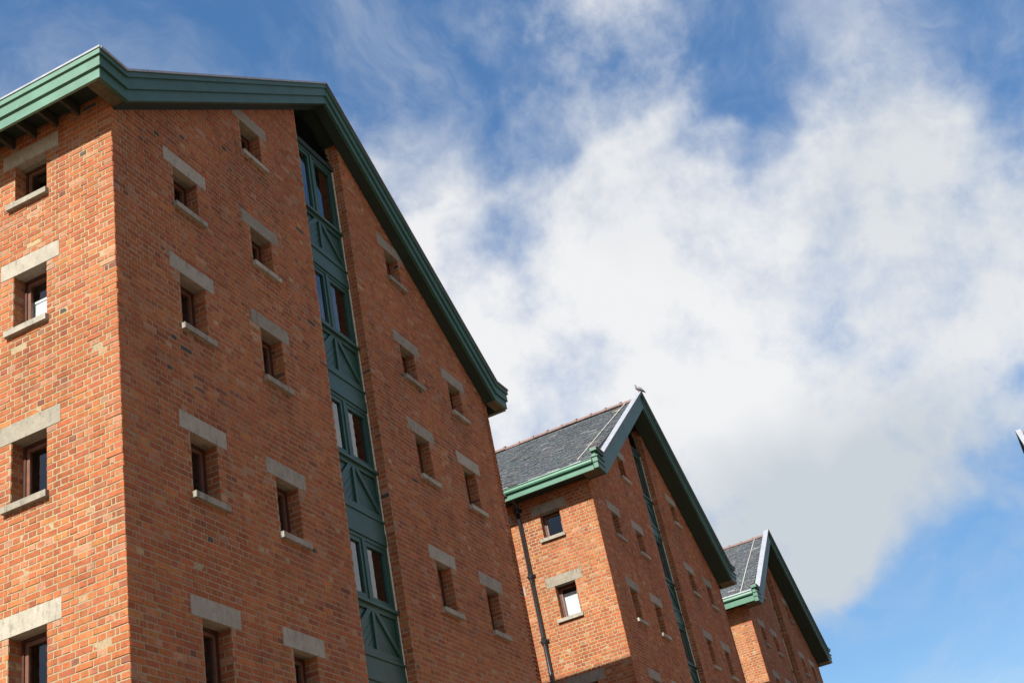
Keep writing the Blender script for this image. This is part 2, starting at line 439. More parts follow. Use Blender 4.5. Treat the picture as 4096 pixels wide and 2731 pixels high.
def courses(u_len, z0, z1, phase, parity, holes, keep=None, start=0.):
    """English bond: a course of stretchers, then a course of headers with a closer at the corner"""
    out = []
    k0 = int(math.floor((z0 - phase) / .075)); k1 = int(math.ceil((z1 - phase) / .075))
    g = .005
    for k in range(k0, k1):
        za, zb = phase + k * .075, phase + (k + 1) * .075
        us = []
        if (k + parity) % 2 == 0:
            u = start
            while u < u_len: us.append((u, u + 2 * HD)); u += 2 * HD
        else:
            us.append((start, start + HD)); us.append((start + HD, start + 1.5 * HD)); u = start + 1.5 * HD
            while u < u_len: us.append((u, u + HD)); u += HD
        hs = [h for h in holes if h[2] < zb - .02 and h[3] > za + .02]
        for a, b in us:
            b = min(b, u_len)
            segs = [(a, b)]
            for h in hs:
                ns = []
                for s, e in segs:
                    if e <= h[0] or s >= h[1]: ns.append((s, e)); continue
                    if s < h[0]: ns.append((s, h[0]))
                    if e > h[1]: ns.append((h[1], e))
                segs = ns
            for s, e in segs:
                if e - s < .03: continue
                if keep is not None and not keep(s, e, za, zb): continue
                lo = s + (g if s > start + 1e-6 else -.006 + random.gauss(0, .0035)); hi = e - g
                if any(abs(e - h[0]) < 1e-6 for h in hs): hi = e + .005
                if any(abs(s - h[1]) < 1e-6 for h in hs): lo = s - .005
                out.append((lo, hi, za + g, zb - g))
    return out


def skin(mb, F, u0, u1, z0, z1, holes, clip=None):
    """mortar face with rectangular holes"""
    us = sorted({u0, u1} | {min(max(x, u0), u1) for h in holes for x in h[:2]}); zs = sorted({z0, z1} | {min(max(x, z0), z1) for h in holes for x in h[2:]})
    for i in range(len(us) - 1):
        for j in range(len(zs) - 1):
            a, b, c, d = us[i], us[i + 1], zs[j], zs[j + 1]
            m, n = (a + b) / 2, (c + d) / 2
            if any(h[0] < m < h[1] and h[2] < n < h[3] for h in holes): continue
            p = [(a, c), (b, c), (b, d), (a, d)]
            for cl in (clip or []):
                p = clip_poly(p, *cl)
                if len(p) < 3: break
            if len(p) >= 3: mb.poly(F, [(u, 0, z) for u, z in p][::-1])


# ------------------------------------------------------------------ visibility, used only to pick which bricks become single objects


def screen_area(pts):
    d = pts - np.array(CAM); z = d @ np.array(FW)
    u = FPX * (d @ np.array(RT)) / z; v = -FPX * (d @ np.array(UP)) / z
    a = np.zeros(len(pts))
    for i in range(4):
        k = (i + 1) % 4
        a += u[:, i] * v[:, k] - u[:, k] * v[:, i]
    cu, cv = u.mean(1), v.mean(1)
    ok = (z.min(1) > 0) & (abs(cu) < 2030) & (abs(cv) < 1350)
    return np.where(ok, abs(a) / 2, 0)


BLOCK = []      # (x of the right wall, y of the front) of buildings standing nearer


def hidden(cent, me_index):
    h = np.zeros(len(cent), bool)
    for i, (xw, yf) in enumerate(BLOCK):
        if i >= me_index: break
        t = (xw - CAM.x) / (cent[:, 0] - CAM.x); y = CAM.y + t * (cent[:, 1] - CAM.y); h |= y > yf
    return h


POOL = {}


def single_brick(parent, u0, u1, z0, z1, F, off, side):
    key = (round((u1 - u0) / .004), round((z1 - z0) / .004), random.randrange(40))
    if key not in POOL:
        w, h = key[0] * .004, key[1] * .004
        V, Fa = brick_arrays([(-w / 2, w / 2, -h / 2, h / 2)], Frame((0, 0, 0), (1, 0, 0), (0, -1, 0)))
        t = tints(12); t = t[t[:, 0] > .24][:1]
        POOL[key] = mesh_np('brick', V, Fa, M['brick'], np.repeat(t, 8, 0))
    o = link('brick', POOL[key], parent)
    o.location = F.P((u0 + u1) / 2, random.gauss(0, .0012), (z0 + z1) / 2)
    o.rotation_euler = (random.gauss(0, .006), random.gauss(0, .004), side + random.gauss(0, .004))
    return o


def weather(B, T, sills, heads):
    """dirt washed down below the sills, pale repair bricks beside the heads of the openings"""
    A = np.asarray(B); c = (A[:, 0] + A[:, 1]) / 2; z = (A[:, 2] + A[:, 3]) / 2
    for x0, x1, zt in sills:
        ln = random.uniform(.25, .6)
        k = (c > x0 - .05) & (c < x1 + .05) & (z < zt) & (z > zt - ln)
        f = 1 - random.uniform(.25, .5) * (1 - (zt - z) / ln) * rng.uniform(.3, 1, len(c))
        T[k] = T[k] * f[k][:, None] * np.array((.96, 1, 1.04))
    for x0, x1, zt in heads:
        k = (((abs(c - x0) < .16) & (c < x0)) | ((abs(c - x1) < .16) & (c > x1))) & (z < zt) & (z > zt - .18) & (rng.random(len(c)) < .42)
        T[k] = T[k] * .45 + np.array((.30, .20, .145)) * .55
    return T


def lay_bricks(jobs, wx, wy, index, n_single, marks=None):
    """jobs: list of (bricks, frame, wall part, rotation of the frame, countable). The largest in view become objects."""
    cand = []
    for ji, (B, F, par, side, ok) in enumerate(jobs):
        if not ok or not n_single: continue
        A = np.asarray(B)
        q = np.stack([np.stack([A[:, a], np.zeros(len(A)), A[:, b]], 1) for a, b in ((0, 2), (1, 2), (1, 3), (0, 3))], 1)
        W = np.array(F.o) + q[..., 0:1] * np.array(F.U) + q[..., 1:2] * np.array(F.D) + q[..., 2:3] * np.array(F.Z) + np.array((wx, wy, 0))
        ar = screen_area(W); ar[hidden(W.mean(1), index)] = 0
        cand += [(ar[i], ji, i) for i in range(len(A)) if ar[i] > 0]
    cand.sort(reverse=True)
    pick = {}
    for _, ji, i in cand[:n_single]: pick.setdefault(ji, set()).add(i)
    byp = {}
    for ji, (B, F, par, side, ok) in enumerate(jobs):
        s = pick.get(ji, set())
        for i in sorted(s): single_brick(par, *B[i], F, None, side)
        rest = [b for i, b in enumerate(B) if i not in s]
        if not rest: continue
        V, Fa = brick_arrays(rest, F)
        byp.setdefault(par.name, [par, [], [], [], 0])
        T = tints(len(rest))
        if ok and marks and marks.get(par.name): T = weather(rest, T, *marks[par.name])
        e = byp[par.name]; e[1].append(V); e[2].append(Fa + e[4]); e[3].append(np.repeat(T, 8, 0)); e[4] += len(V)
    for par, Vs, Fs, Ts, _ in byp.values():
        me = mesh_np('brickwork', np.concatenate(Vs), np.concatenate(Fs), M['brick'], np.concatenate(Ts))
        o = link('brickwork', me, par); o['kind'] = 'stuff'


# ------------------------------------------------------------------ windows and the green bay
REV = .19


def small_window(root, F, u, zb, h, lo, lw, oo, ow, jobs_j, wall, blind=0., sill_ext=(.03, .085), dark=True):
    """lintel, opening, sill and timber casement. u: left end of the lintel, zb: its underside"""
    MB().box(F, u, u + lw, -.10, .0065, zb + .003, zb + .222).build('lintel', M['lintel'], root)
    a, b = u + oo, u + oo + ow
    MB().box(F, a + .002, b - .002, -REV, -.1015, zb + .012, zb + .07).build('inner_lintel', M['lintel'], root)
    MB().box(F, a - sill_ext[0], b + sill_ext[1], .0005, .06, zb - h - .075, zb - h).box(F, a + .001, b - .001, -REV, .0, zb - h - .074, zb - h).build('sill', M['sill'], root)
    w = MB(); d0, d1 = -REV - .05, -REV + .015
    z0, z1 = zb - h, zb + .01
    t = .036
    w.box(F, a, a + t, d0, d1, z0, z1); w.box(F, b - t, b, d0, d1, z0, z1); w.box(F, a + t, b - t, d0, d1, z1 - t, z1); w.box(F, a + t, b - t, d0, d1, z0, z0 + t * .8)
    win = w.build('window', M['timber'], root)
    s = MB(); e0, e1 = -REV - .04, -REV + .003; q = a + t + .004; r = b - t - .004; c0, c1 = z0 + t * .8 + .004, z1 - t - .004; ts = .042
    s.box(F, q, q + ts, e0, e1, c0, c1); s.box(F, r - ts, r, e0, e1, c0, c1); s.box(F, q + ts, r - ts, e0, e1, c1 - ts, c1); s.box(F, q + ts, r - ts, e0, e1, c0, c0 + ts * .7)
    s.build('sash', M['sash'], win)
    MB().pane(F, q + ts, r - ts, -REV - .02, c0 + ts * .7, c1 - ts).build('pane', M['glass'], win)
    if blind > 0:
        bl = MB(); z = c0; top = c0 + (c1 - c0) * blind
        while z < top:
            bl.prism(F, [(q, z), (r, z), (r, z + .022), (q, z + .022)], -REV - .078, -REV - .075); z += .0255
        bl.box(F, q, r, -REV - .10, -REV - .065, top, top + .03)
        bl.build('blind', M['blind'], win)
    # brick jambs
    for side, uu in ((-1, b), (1, a)):
        Fj = Frame(F.P(uu, 0, 0), -F.D, F.U * side)
        jb = []
        n = int(round(h / .075))
        for k in range(n):
            za = zb - h + k * .075
            cuts = [(.006, REV - .005)] if (k % 2) else [(.006, .1025), (.1125, REV - .005)]
            for x0, x1 in cuts: jb.append((x0, x1, za + .005, za + .070))
        jobs_j.append((jb, Fj, wall, 0, False))
    return (a, b, zb - h, zb)


def bay(root, F, s0, s1, spec, dslot, gable):
    """green timber bay in the slot: glazed lights, panels with chevron boards, bands, louvres"""
    d = -dslot; mid = (s0 + s1) / 2
    G = M['bay']
    for (z1, z0) in spec['windows']:
        w = MB(); t = .055
        w.box(F, s0, s0 + t, d - .07, d, z0, z1); w.box(F, s1 - t, s1, d - .07, d, z0, z1)
        w.box(F, s0 + t, s1 - t, d - .07, d, z1 - t, z1); w.box(F, s0 + t, s1 - t, d - .07, d, z0, z0 + t)
        w.box(F, mid - .035, mid + .035, d - .07, d + .004, z0 + t, z1 - t)
        win = w.build('bay_window', G, root)
        for a, b in ((s0 + t, mid - .035), (mid + .035, s1 - t)):
            s = MB(); c = .06; a += .004; b -= .004; y0, y1 = z0 + t + .004, z1 - t - .004
            s.box(F, a, a + c, d - .06, d - .012, y0, y1); s.box(F, b - c, b, d - .06, d - .012, y0, y1)
            s.box(F, a + c, b - c, d - .06, d - .012, y1 - c, y1); s.box(F, a + c, b - c, d - .06, d - .012, y0, y0 + c)
            s.build('sash', G, win)
            MB().pane(F, a + c, b - c, d - .043, y0 + c, y1 - c).build('pane', M['glass'], win)
    for (z1, z0) in spec['panels']:
        p = MB(); p.box(F, s0, s1, d - .07, d - .035, z0 - .02, z1 + .005)
        pan = p.build('bay_panel', G, root)
        MB().box(F, s0, s1 + .012, d - .05, d + .05, z1 - .03, z1 + .012).build('sill_rail', G, pan)
        r = MB(); r.box(F, s0, s1, d - .034, d + .008, z0, z0 + .09); r.build('bottom_rail', G, pan)
        MB().box(F, s0, s1, d - .034, d + .008, z1 - .10, z1 - .0305).build('top_rail', G, pan)
        MB().box(F, s0, s1, d - .034, d + .03, z0 - .035, z0 - .0005).build('drip', G, pan)
        zb, zt = z0 + .091, z1 - .101
        for a, b in ((s0, s0 + .07), (s1 - .07, s1), (mid - .035, mid + .035)):
            MB().box(F, a, b, d - .034, d + .0075, zb, zt).build('stile', G, pan)
        for sg in (-1, 1):
            ua, ub = (s0 + .071, mid - .036) if sg < 0 else (mid + .036, s1 - .071)
            # diagonal from the top of the middle post to the outer foot
            dx, dz = (ub - ua), (zt - zb); ln = math.hypot(dx, dz)
            dirx, dirz = (sg * dx / ln, -dz / ln); nx, nz = -dirz * sg, dirx * sg      # across
            nx, nz = abs(dirz) * sg, abs(dirx)
            px, pz = (ub, zt) if sg < 0 else (ua, zt)
            rect = [(ua, zb), (ub, zb), (ub, zt), (ua, zt)]
            bw = .085
            k = -9
            while k < 10:
                lo, hi = k * bw, (k + 1) * bw - .007
                q = rect
                c0 = nx * px + nz * pz
                q = clip_poly(q, nx, nz, c0 + hi); q = clip_poly(q, -nx, -nz, -(c0 + lo)) if len(q) > 2 else q
                if len(q) > 2:
                    top = (k == -1 or k == 0)
                    MB().prism(F, q, d - .0345, d + .006 if k == 0 else d - .024).build('brace' if k == 0 else 'board', G, pan)
                k += 1
    for (z1, z0) in spec['bands']:
        m = (z0 + z1) / 2
        MB().box(F, s0, s1, d - .07, d + .012, m + .004, z1 - .036).build('band_board', G, root)
        MB().box(F, s0, s1, d - .07, d + .020, z0, m - .001).build('band_board', G, root)
    # louvre under the apex
    zb, zt = spec['louvre']
    b = MB(); b.box(F, s0, s1, d - .10, d + .03, zb - .10, zb); lv = b.build('louvre', M['soffit'], root)
    z = zb + .01
    gx, gz, gs = gable
    while z < gz - .16:
        hw = min((s1 - s0) / 2, (gz - z - .08) / gs)
        MB().poly_slat(F, gx - hw, gx + hw, d, z).build('slat', M['soffit'], lv); z += .075
    bk = clip_poly(clip_poly([(s0, zb), (s1, zb), (s1, gz), (s0, gz)], gs, 1, gz + gs * gx), -gs, 1, gz - gs * gx)
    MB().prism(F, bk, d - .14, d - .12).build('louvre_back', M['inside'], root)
    MB().box(F, s1 - .014, s1 - .001, d + .002, d + .022, spec['windows'][-1][1], zb - .1).build('sealant_bead', M['bead'], root)


def poly_slat(s, F, u0, u1, d, z):
    s2 = [(d, z), (d - .012, z + .012), (d - .09, z + .075), (d - .09, z + .060)]
    i = len(s.v)
    s.v += [F.P(u0, a, b) for a, b in s2] + [F.P(u1, a, b) for a, b in s2]
    fs = [[i, i + 1, i + 2, i + 3], [i + 7, i + 6, i + 5, i + 4]] + [[i + k, i + 4 + k, i + 4 + (k + 1) % 4, i + (k + 1) % 4] for k in range(4)]
    s.f += [f[::-1] if F.flip else f for f in fs]
    return s


MB.poly_slat = poly_slat


# ------------------------------------------------------------------ the warehouse
def warehouse(index, name_label, loc, rz, p, n_single, detail=True):
    W = p['W']; ov = p['ov']; DEP = 15.
    root = thing('warehouse', name_label, 'warehouse', loc, rz, 'red brick gabled warehouses')
    FR = Frame((0, 0, 0), (1, 0, 0), (0, -1, 0))
    SD = Frame((0, 0, 0), (0, 1, 0), (-1, 0, 0))
    sl_, sr_, ds = p['sl'], p['sr'], p['ds']
    zmin = p['zmin']
    ze, zk, zap, zeb, zkb, zapb, xe, xk, xkb = (p[k] for k in ('ze', 'zk', 'zap', 'zeb', 'zkb', 'zapb', 'xe', 'xk', 'xkb'))
    slope = (zap - zk) / (W / 2 - xk)

    def roofz(u):
        u = min(u, W - u); return zk + (u - xk) * slope
    fwall = MB(); swall = MB(); jobs = []; holes = []; sk = []
    spans = []
    wf = link('wall', bpy.data.meshes.new('wall'), root)
    ws = link('wall', bpy.data.meshes.new('wall'), root)
    for c, i, zb, h in p['wins']:
        x = p['X'][c]
        o = small_window(root, FR, x, zb, h, None, p['lw'], p['ol'], p['ow'], jobs, wf, p.get('blinds', {}).get((c, i), 0))
        holes.append((x, x + p['lw'], zb, zb + .225)); holes.append((o[0], o[1], o[2], zb)); holes.append((o[0] - .03, o[1] + .085, o[2] - .075, o[2]))
        sk.append((o[0], o[1], o[2] - .07, zb + .01))
    slot = (sl_, sr_, -1, 99); holes.append(slot); sk.append((sl_, sr_, 0, 99))
    sh, ssk = [], []
    for y0, zb, h, bl in p['side']:
        o = small_window(root, SD, y0, zb, h, None, p['lwL'], p['olL'], p['owL'], jobs, ws, bl)
        sh += [(y0, y0 + p['lwL'], zb, zb + .225), (o[0], o[1], o[2], zb), (o[0] - .03, o[1] + .085, o[2] - .075, o[2])]
        ssk.append((o[0], o[1], o[2] - .07, zb + .01))
    # mortar faces
    gl = [(-slope, 1, roofz(0) - .16), (slope, 1, roofz(0) - .16 + slope * W)]
    skin(fwall, FR, 0, W, zmin, zap, sk, gl)
    ztop = zk - .12
    skin(swall, SD, 0, p['ymax'], zmin, ztop, ssk)
    for F_, sks, mb in ((FR, sk, fwall), (SD, ssk, swall)):
        for (a, b, c, d) in sks:
            dd = ds + .07 if b - a > 1 else REV
            d = min(d, zap - .6); c = max(c, zmin)
            for uu, s in ((a, 1), (b, -1)):
                Fj = Frame(F_.P(uu, 0, 0), -F_.D, F_.U * s); mb.poly(Fj, [(0, 0, c), (0, 0, d), (dd, 0, d), (dd, 0, c)] if not Fj.flip else [(0, 0, c), (0, 0, d), (dd, 0, d), (dd, 0, c)])

    def setmesh(o, mb, m):
        me = o.data; me.from_pydata([tuple(v) for v in mb.v], [], mb.f); me.materials.append(m); me.update()
    setmesh(wf, fwall, M['mortar']); setmesh(ws, swall, M['mortar'])
    # bricks
    keep = lambda s, e, za, zb: zb < min(roofz(s), roofz(e)) - .15
    fb = courses(W, zmin, zap, p['phase'], 0, holes, keep)
    sb = courses(p['ymax'], zmin, ztop, p['phase'], 1, sh)
    jobs.append((fb, FR, wf, 0., True)); jobs.append((sb, SD, ws, -math.pi / 2, True))
    for uu, s in ((sl_, 1), (sr_, -1)):
        Fj = Frame(FR.P(uu, 0, 0), -FR.D, FR.U * s)
        top = roofz(uu) - .2; jb = []
        k = 0; k0 = int(math.floor((zmin - p['phase']) / .075))
        while p['phase'] + (k0 + k + 1) * .075 < top:
            za = p['phase'] + (k0 + k) * .075
            for x0, x1 in ([(.006, ds)] if (k0 + k) % 2 else [(.006, .1025), (.1125, ds)]): jb.append((x0, x1, za + .005, za + .070))
            k += 1
        jobs.append((jb, Fj, wf, 0, False))
    mk = lambda hs: ([(h[0], h[1], h[2] + .07) for h in hs], [(h[0], h[1], h[3] - .01) for h in hs])
    lay_bricks(jobs, loc[0], loc[1], index, n_single, {wf.name: mk([h for h in sk if h[3] < 90]), ws.name: mk(ssk)})
    # the walls the photograph does not show
    rest = MB()
    R_ = Frame((W, 0, 0), (0, 1, 0), (1, 0, 0)); BK = Frame((0, DEP, 0), (1, 0, 0), (0, 1, 0))
    rest.box(R_, 0.0, DEP, -.2, 0, 0, ztop + .1); rest.box(SD, p['ymax'], DEP, -.2, 0, 0, ztop + .1)
    rest.box(FR, 0.2, W - .2, -.2, 0, 0, zmin); rest.box(SD, 0, p['ymax'], -.2, 0, 0, zmin)
    rest.prism(BK, [(0, 0), (W, 0), (W, ztop), (W / 2, zap - .3), (0, ztop)], -.2, 0)
    rest.build('wall', M['bricktex'], root)
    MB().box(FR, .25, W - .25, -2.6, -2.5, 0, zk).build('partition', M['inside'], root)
    # ---------------- verge boards
    bot = [(xe, zeb), (xkb, zkb), (W / 2, zapb), (W - xkb, zkb), (W - xe, zeb)]
    top = [(xe, ze), (xk, zk), (W / 2, zap), (W - xk, zk), (W - xe, ze)]

    def PT(i, f, inset=0.):
        x = bot[i][0] + (top[i][0] - bot[i][0]) * f; z = bot[i][1] + (top[i][1] - bot[i][1]) * f
        if i == 0: x += inset + .012
        if i == 4: x -= inset
        return (x, z)
    bands = p['bands']
    for bi, (f0, f1, dd, ins) in enumerate(bands):
        for i in range(4):
            dd_ = dd
            if p.get('single') and i == 1 and bi < len(bands) - 1: dd_ = bands[0][2]
            q = [PT(i, f0, ins), PT(i + 1, f0, ins), PT(i + 1, f1, ins), PT(i, f1, ins)]
            if i in (1, 2) and bi != 2 or (i in (1, 2) and len(bands) == 3):
                t = (.46, .33, .58, .5, .4)[bi] if i == 1 else (.52, .64, .41, .5, .4)[bi]
                lerp = lambda a, b, t: (a[0] + (b[0] - a[0]) * t, a[1] + (b[1] - a[1]) * t)
                for t0, t1 in ((0, t), (t + .0007, 1)):
                    MB().prism(FR, [lerp(q[0], q[1], t0), lerp(q[0], q[1], t1), lerp(q[3], q[2], t1), lerp(q[3], q[2], t0)], ov - .11, ov - dd_ + random.uniform(-.002, .002)).build('bargeboard', M['green'], root)
            else:
                MB().prism(FR, q, ov - .11, ov - dd_).build('bargeboard', M['green'], root)
    # lead capping on the verge and the parapet under it
    for i in range(4):
        a, b = PT(i, 1.0), PT(i + 1, 1.0)
        q = [(a[0], a[1] + .001), (b[0], b[1] + .001), (b[0], b[1] + .026), (a[0], a[1] + .026)]
        flare = i in (0, 3)
        MB().prism(FR, q, ov - p['leadw'], ov + .012).build('capping' if flare else 'lead_capping', M['oldlead'] if (flare and p.get('oldcap')) else M['lead'], root)
        MB().prism(FR, [(u, z + (.004 if k > 1 else -.006)) for k, (u, z) in enumerate(q)], ov + .0125, ov + .022).build('capping_edge', M['oldlead'] if (p.get('oldcap') or i > 1) else M['lead'], root)
        q = [PT(i, .3, .1), PT(i + 1, .3, .1), PT(i + 1, .998, .1), PT(i, .998, .1)]
        MB().prism(FR, q, ov - p['leadw'] + .01, ov - .112).build('verge_upstand', M['green'], root)
        if not flare:
            q = [PT(i, .02), PT(i + 1, .02), PT(i + 1, .09), PT(i, .09)]
            MB().prism(FR, q, -.004, ov - .115).build('soffit', M['soffit'], root)
            MB().prism(FR, [PT(i, -.035), PT(i + 1, -.035), PT(i + 1, .0195), PT(i, .0195)], .0075, .03).build('soffit_mould', M['soffit'], root)
    for sg in (0, 1):
        xs = sorted([xe + .096, xkb]) if sg == 0 else sorted([W - xkb, W - xe - .096])
        MB().box(FR, xs[0], xs[1], .009, ov - .115, zeb + .012, zeb + .05).build('kneeler_base', M['kneel'], root)
        MB().box(FR, xs[0], xs[1], .009, ov - .20, zeb + .051, zeb + .12).build('kneeler', M['green'], root)
    # ---------------- roof
    rt = p['roof_top']      # (z at the eave edge, z at the ridge)
    z0r, z1r = rt; yb = -ov + p['leadw']
    xo = xe + p.get('eave_in', .0)
    RF = Frame((0, 0, 0), (1, 0, 0), (0, -1, 0))
    roof = MB().prism(RF, [(xo, z0r - .05), (W / 2, z1r - .05), (W - xo, z0r - .05), (W - xo, z0r - .09), (W / 2, z1r - .14), (xo, z0r - .09)], ov - p['leadw'], -DEP - .3).build('roof', M['slate'], root)
    MB().prism(RF, [(xo, z0r - .1), (W / 2, z1r - .142), (W - xo, z0r - .1), (W - xo, z0r - .125), (W / 2, z1r - .17), (xo, z0r - .125)], ov - p['leadw'] - .01, -DEP).build('roof_lining', M['soffit'], root)
    at = roof.data.attributes.new('tint', 'FLOAT_COLOR', 'POINT'); at.data.foreach_set('color', [.043, .048, .052, 1.] * len(roof.data.vertices))
    MB().box(R_, -ov + .112, DEP, -xe - .09, -xe, zeb, ze + .026).build('fascia', M['green'], root)
    # side eaves: fascia / gutter
    if p['eave'] == 'fascia':
        for bi, (f0, f1, dd, ins) in enumerate(bands):
            za = zeb + (ze - zeb) * f0; zb = zeb + (ze - zeb) * f1
            MB().box(SD, -ov + dd + .001, DEP, -xe - .09, -xe - ins, za, zb - .0004).build('fascia', M['faded'], root)
        MB().box(SD, -ov - .012, DEP, -xe - .10, -xe + .012, ze + .001, ze + .03).build('eave_capping', M['lead'], root)
        y = .45
        while y < 6:
            MB().box(FR, xe + .09, -.006, -y - .04, -y, zeb + .11, zeb + .24).build('rafter', M['rafter'], root); y += .34
        MB().box(FR, xe + .09, -.006, -DEP, -.006, zeb + .26, zeb + .29).build('eave_boarding', M['soffit'], root)
    else:
        gz0, gz1, fz0 = p['gut']
        fx = -xe
        for bi, (f0, f1, dd, ins) in enumerate(bands):
            za = zeb + (ze - zeb) * f0; zb = zeb + (ze - zeb) * f1
            MB().box(SD, -ov + dd + .001, -ov + p['leadw'], -xe - .09, -xe - ins, za, zb - .0004).build('kneeler_end', M['gutter'], root)
        MB().box(SD, -ov + p['leadw'] + .001, DEP, fx - .04, fx - .005, fz0, gz0 + .03).build('fascia', M['gutter'], root)
        MB().box(SD, -ov + p['leadw'] + .001, DEP, fx - .035, fx + .008, fz0 - .03, fz0 - .001).build('fascia_mould', M['gutter'], root)
        g = MB()
        prof = [(fx - .004, gz0), (fx + .045, gz0), (fx + .058, gz0 + .035), (fx + .052, gz1 - .03), (fx + .066, gz1 - .012), (fx + .066, gz1), (fx + .054, gz1), (fx + .044, gz0 + .015), (fx - .004, gz0 + .012)]
        Fg = Frame((0, 0, 0), (-1, 0, 0), (0, -1, 0))
        g.prism(Fg, [(a, b) for a, b in prof], ov - p['leadw'] - .001, -DEP)
        gut = g.build('gutter', M['gutter'], root)
        for yy in p['brackets']:
            MB().box(SD, yy, yy + .03, fx + .004, fx + .018, fz0 + .02, gz0 - .004).box(SD, yy - .05, yy + .03, fx - .004, fx + .06, gz0 - .012, gz0 - .002).build('gutter_bracket', M['black'], gut)
        MB().box(SD, -ov + p['leadw'] + .002, DEP, fx - .03, fx + .03, gz1 + .012, gz1 + .05).build('eave_strip', M['lead'], root)
        MB().box(SD, -.0, DEP, .007, fx - .042, fz0 + .06, fz0 + .09).build('eave_boarding', M['soffit'], root)
        # slates on the sunny slope
        slv = Vector((W / 2 - (xo - .03), 0, z1r - z0r)); L_ = slv.length; sd = slv.normalized(); nn = Vector((-sd.z, 0, sd.x))
        FS = Frame((xo - .03, 0, z0r - .05), (0, 1, 0), nn, sd)
        V, Fa, T, keepers = [], [], [], []
        gauge = .155; rows = int(L_ / gauge); cnt = 0
        ends = p['slate_y']
        lst = []
        for r in range(rows):
            y = yb + (.13 if r % 2 else 0) - .0
            while y < ends:
                w = .26; a = max(y, yb + .001)
                lst.append((a + .003, y + w - .003, r * gauge)); y += w
        arr = np.array(lst)
        q = np.stack([np.stack([arr[:, 0 if s else 1] if False else (arr[:, 0] if s == 0 else arr[:, 1]), np.full(len(arr), .02), arr[:, 2] + t * gauge], 1) for s, t in ((0, 0), (1, 0), (1, 1), (0, 1))], 1)
        Wd = np.array(FS.o) + q[..., 0:1] * np.array(FS.U) + q[..., 1:2] * np.array(FS.D) + q[..., 2:3] * np.array(FS.Z) + np.array((loc[0], loc[1], 0))
        ar = screen_area(Wd); ar[hidden(Wd.mean(1), index)] = 0
        order = np.argsort(-ar); single = {int(i) for i in order[:n_single] if ar[i] > 0} if n_single else set()
        sm = MB(); tl = []
        for i, (a, b, z) in enumerate(lst):
            w = b - a; t = .007 + random.random() * .004; dz = random.gauss(0, .006); lift = random.gauss(0, .0022); tw = random.gauss(0, .0025)
            tint = np.clip(np.array((.047, .052, .056)) * random.gauss(1, .16) + np.array((random.gauss(0, .006), 0, random.gauss(0, .004))), .02, .3)
            if random.random() < .02: tint = np.array((.16, .16, .15))
            def slate(mb, F, x0, x1, zz):
                i0 = len(mb.v); hi = .020 + lift
                mb.v += [F.P(x0, hi + tw, zz), F.P(x1, hi - tw, zz), F.P(x1, hi - tw + t, zz), F.P(x0, hi + tw + t, zz), F.P(x0, .0, zz + .34), F.P(x1, .0, zz + .34), F.P(x1, t, zz + .34), F.P(x0, t, zz + .34)]
                for f in ([0, 1, 2, 3], [3, 2, 6, 7], [0, 3, 7, 4], [1, 5, 6, 2], [0, 4, 5, 1]):
                    f = [i0 + k for k in f]; mb.f.append(f if not F.flip else f[::-1])
            zz = z + dz; 
            if z + .34 > L_: continue
            if i in single:
                mb = MB(); slate(mb, Frame((0, 0, 0), FS.U, FS.D, FS.Z), -w / 2, w / 2, 0)
                o = mb.build('slate', M['slate'], roof); o.location = FS.P((a + b) / 2, 0, zz)
                at = o.data.attributes.new('tint', 'FLOAT_COLOR', 'POINT'); at.data.foreach_set('color', [*tint, 1.] * 8)
            else:
                slate(sm, FS, a, b, zz); tl += [*tint, 1.] * 8
        o = sm.build('slating', M['slate'], roof); o['kind'] = 'stuff'
        at = o.data.attributes.new('tint', 'FLOAT_COLOR', 'POINT'); at.data.foreach_set('color', tl)
        # clay ridge tiles
        y = yb
        while y < 9:
            t = MB(); ln = .445
            pr = [(W / 2 + .11 * math.cos(math.radians(k)), z1r - .055 + .085 * math.sin(math.radians(k))) for k in range(-10, 191, 25)]
            t.prism(FR, pr, -y - ln, -y - .004)
            pr = [(W / 2 + .125 * math.cos(math.radians(k)), z1r - .055 + .112 * math.sin(math.radians(k))) for k in range(-10, 191, 25)]
            t.prism(FR, pr, -y - .06, -y - .0)
            o = t.build('ridge_tile', M['ridge'], roof); o.location = (0, 0, random.gauss(0, .006)); y += .45
        if p.get('wire') is not None:
            MB().tube([FS.P(p['wire'], .045, .05), FS.P(p['wire'] + .02, .04, L_ * .5), FS.P(p['wire'], .045, L_)], .010, 6).build('lightning_wire', M['wire'], root)
        # downpipe
        dp = p['pipe']
        if dp:
            y, zs = dp
            pipe = MB().tube([(-.085, y, 0.3), (-.085, y, zs[0] + .05)], .043, 12).build('downpipe', M['black'], root, True)
            for k, z in enumerate(zs):
                cbox = MB().tube([(-.085, y, z - .075), (-.085, y, z - .06), (-.085, y, z + .045), (-.085, y, z + .06), (-.085, y, z + .062)], [.047, .055, .055, .061, .05], 12)
                cbox.box(SD, y - .095, y + .095, .0075, .05, z - .03, z + .03); cbox.tube([(-.05, y - .085, z), (-.075, y - .085, z)], .013, 6); cbox.tube([(-.05, y + .085, z), (-.075, y + .085, z)], .013, 6)
                cbox.build('pipe_collar', M['black'], pipe)
            MB().tube([(-.085, y, zs[0] + .05), (-.085, y, zs[0] + .12), (-.20, y + .02, zs[0] + .26), (xe + .06, y + .05, gz0 - .04), (xe - .02, y + .05, gz0)], [.058, .058, .05, .05, .06], 12).build('swan_neck', M['black'], pipe, True)
        if p.get('strip'):
            MB().box(SD, p['strip'], p['strip'] + .022, .0085, .016, 4, ztop).build('conductor_strip', M['wire'], root)
    bay(root, FR, sl_, sr_, p['bay'], ds, (W / 2, zap - .44, slope))
    return root


def snap(z, phase): return round((z - phase) / .075) * .075 + phase


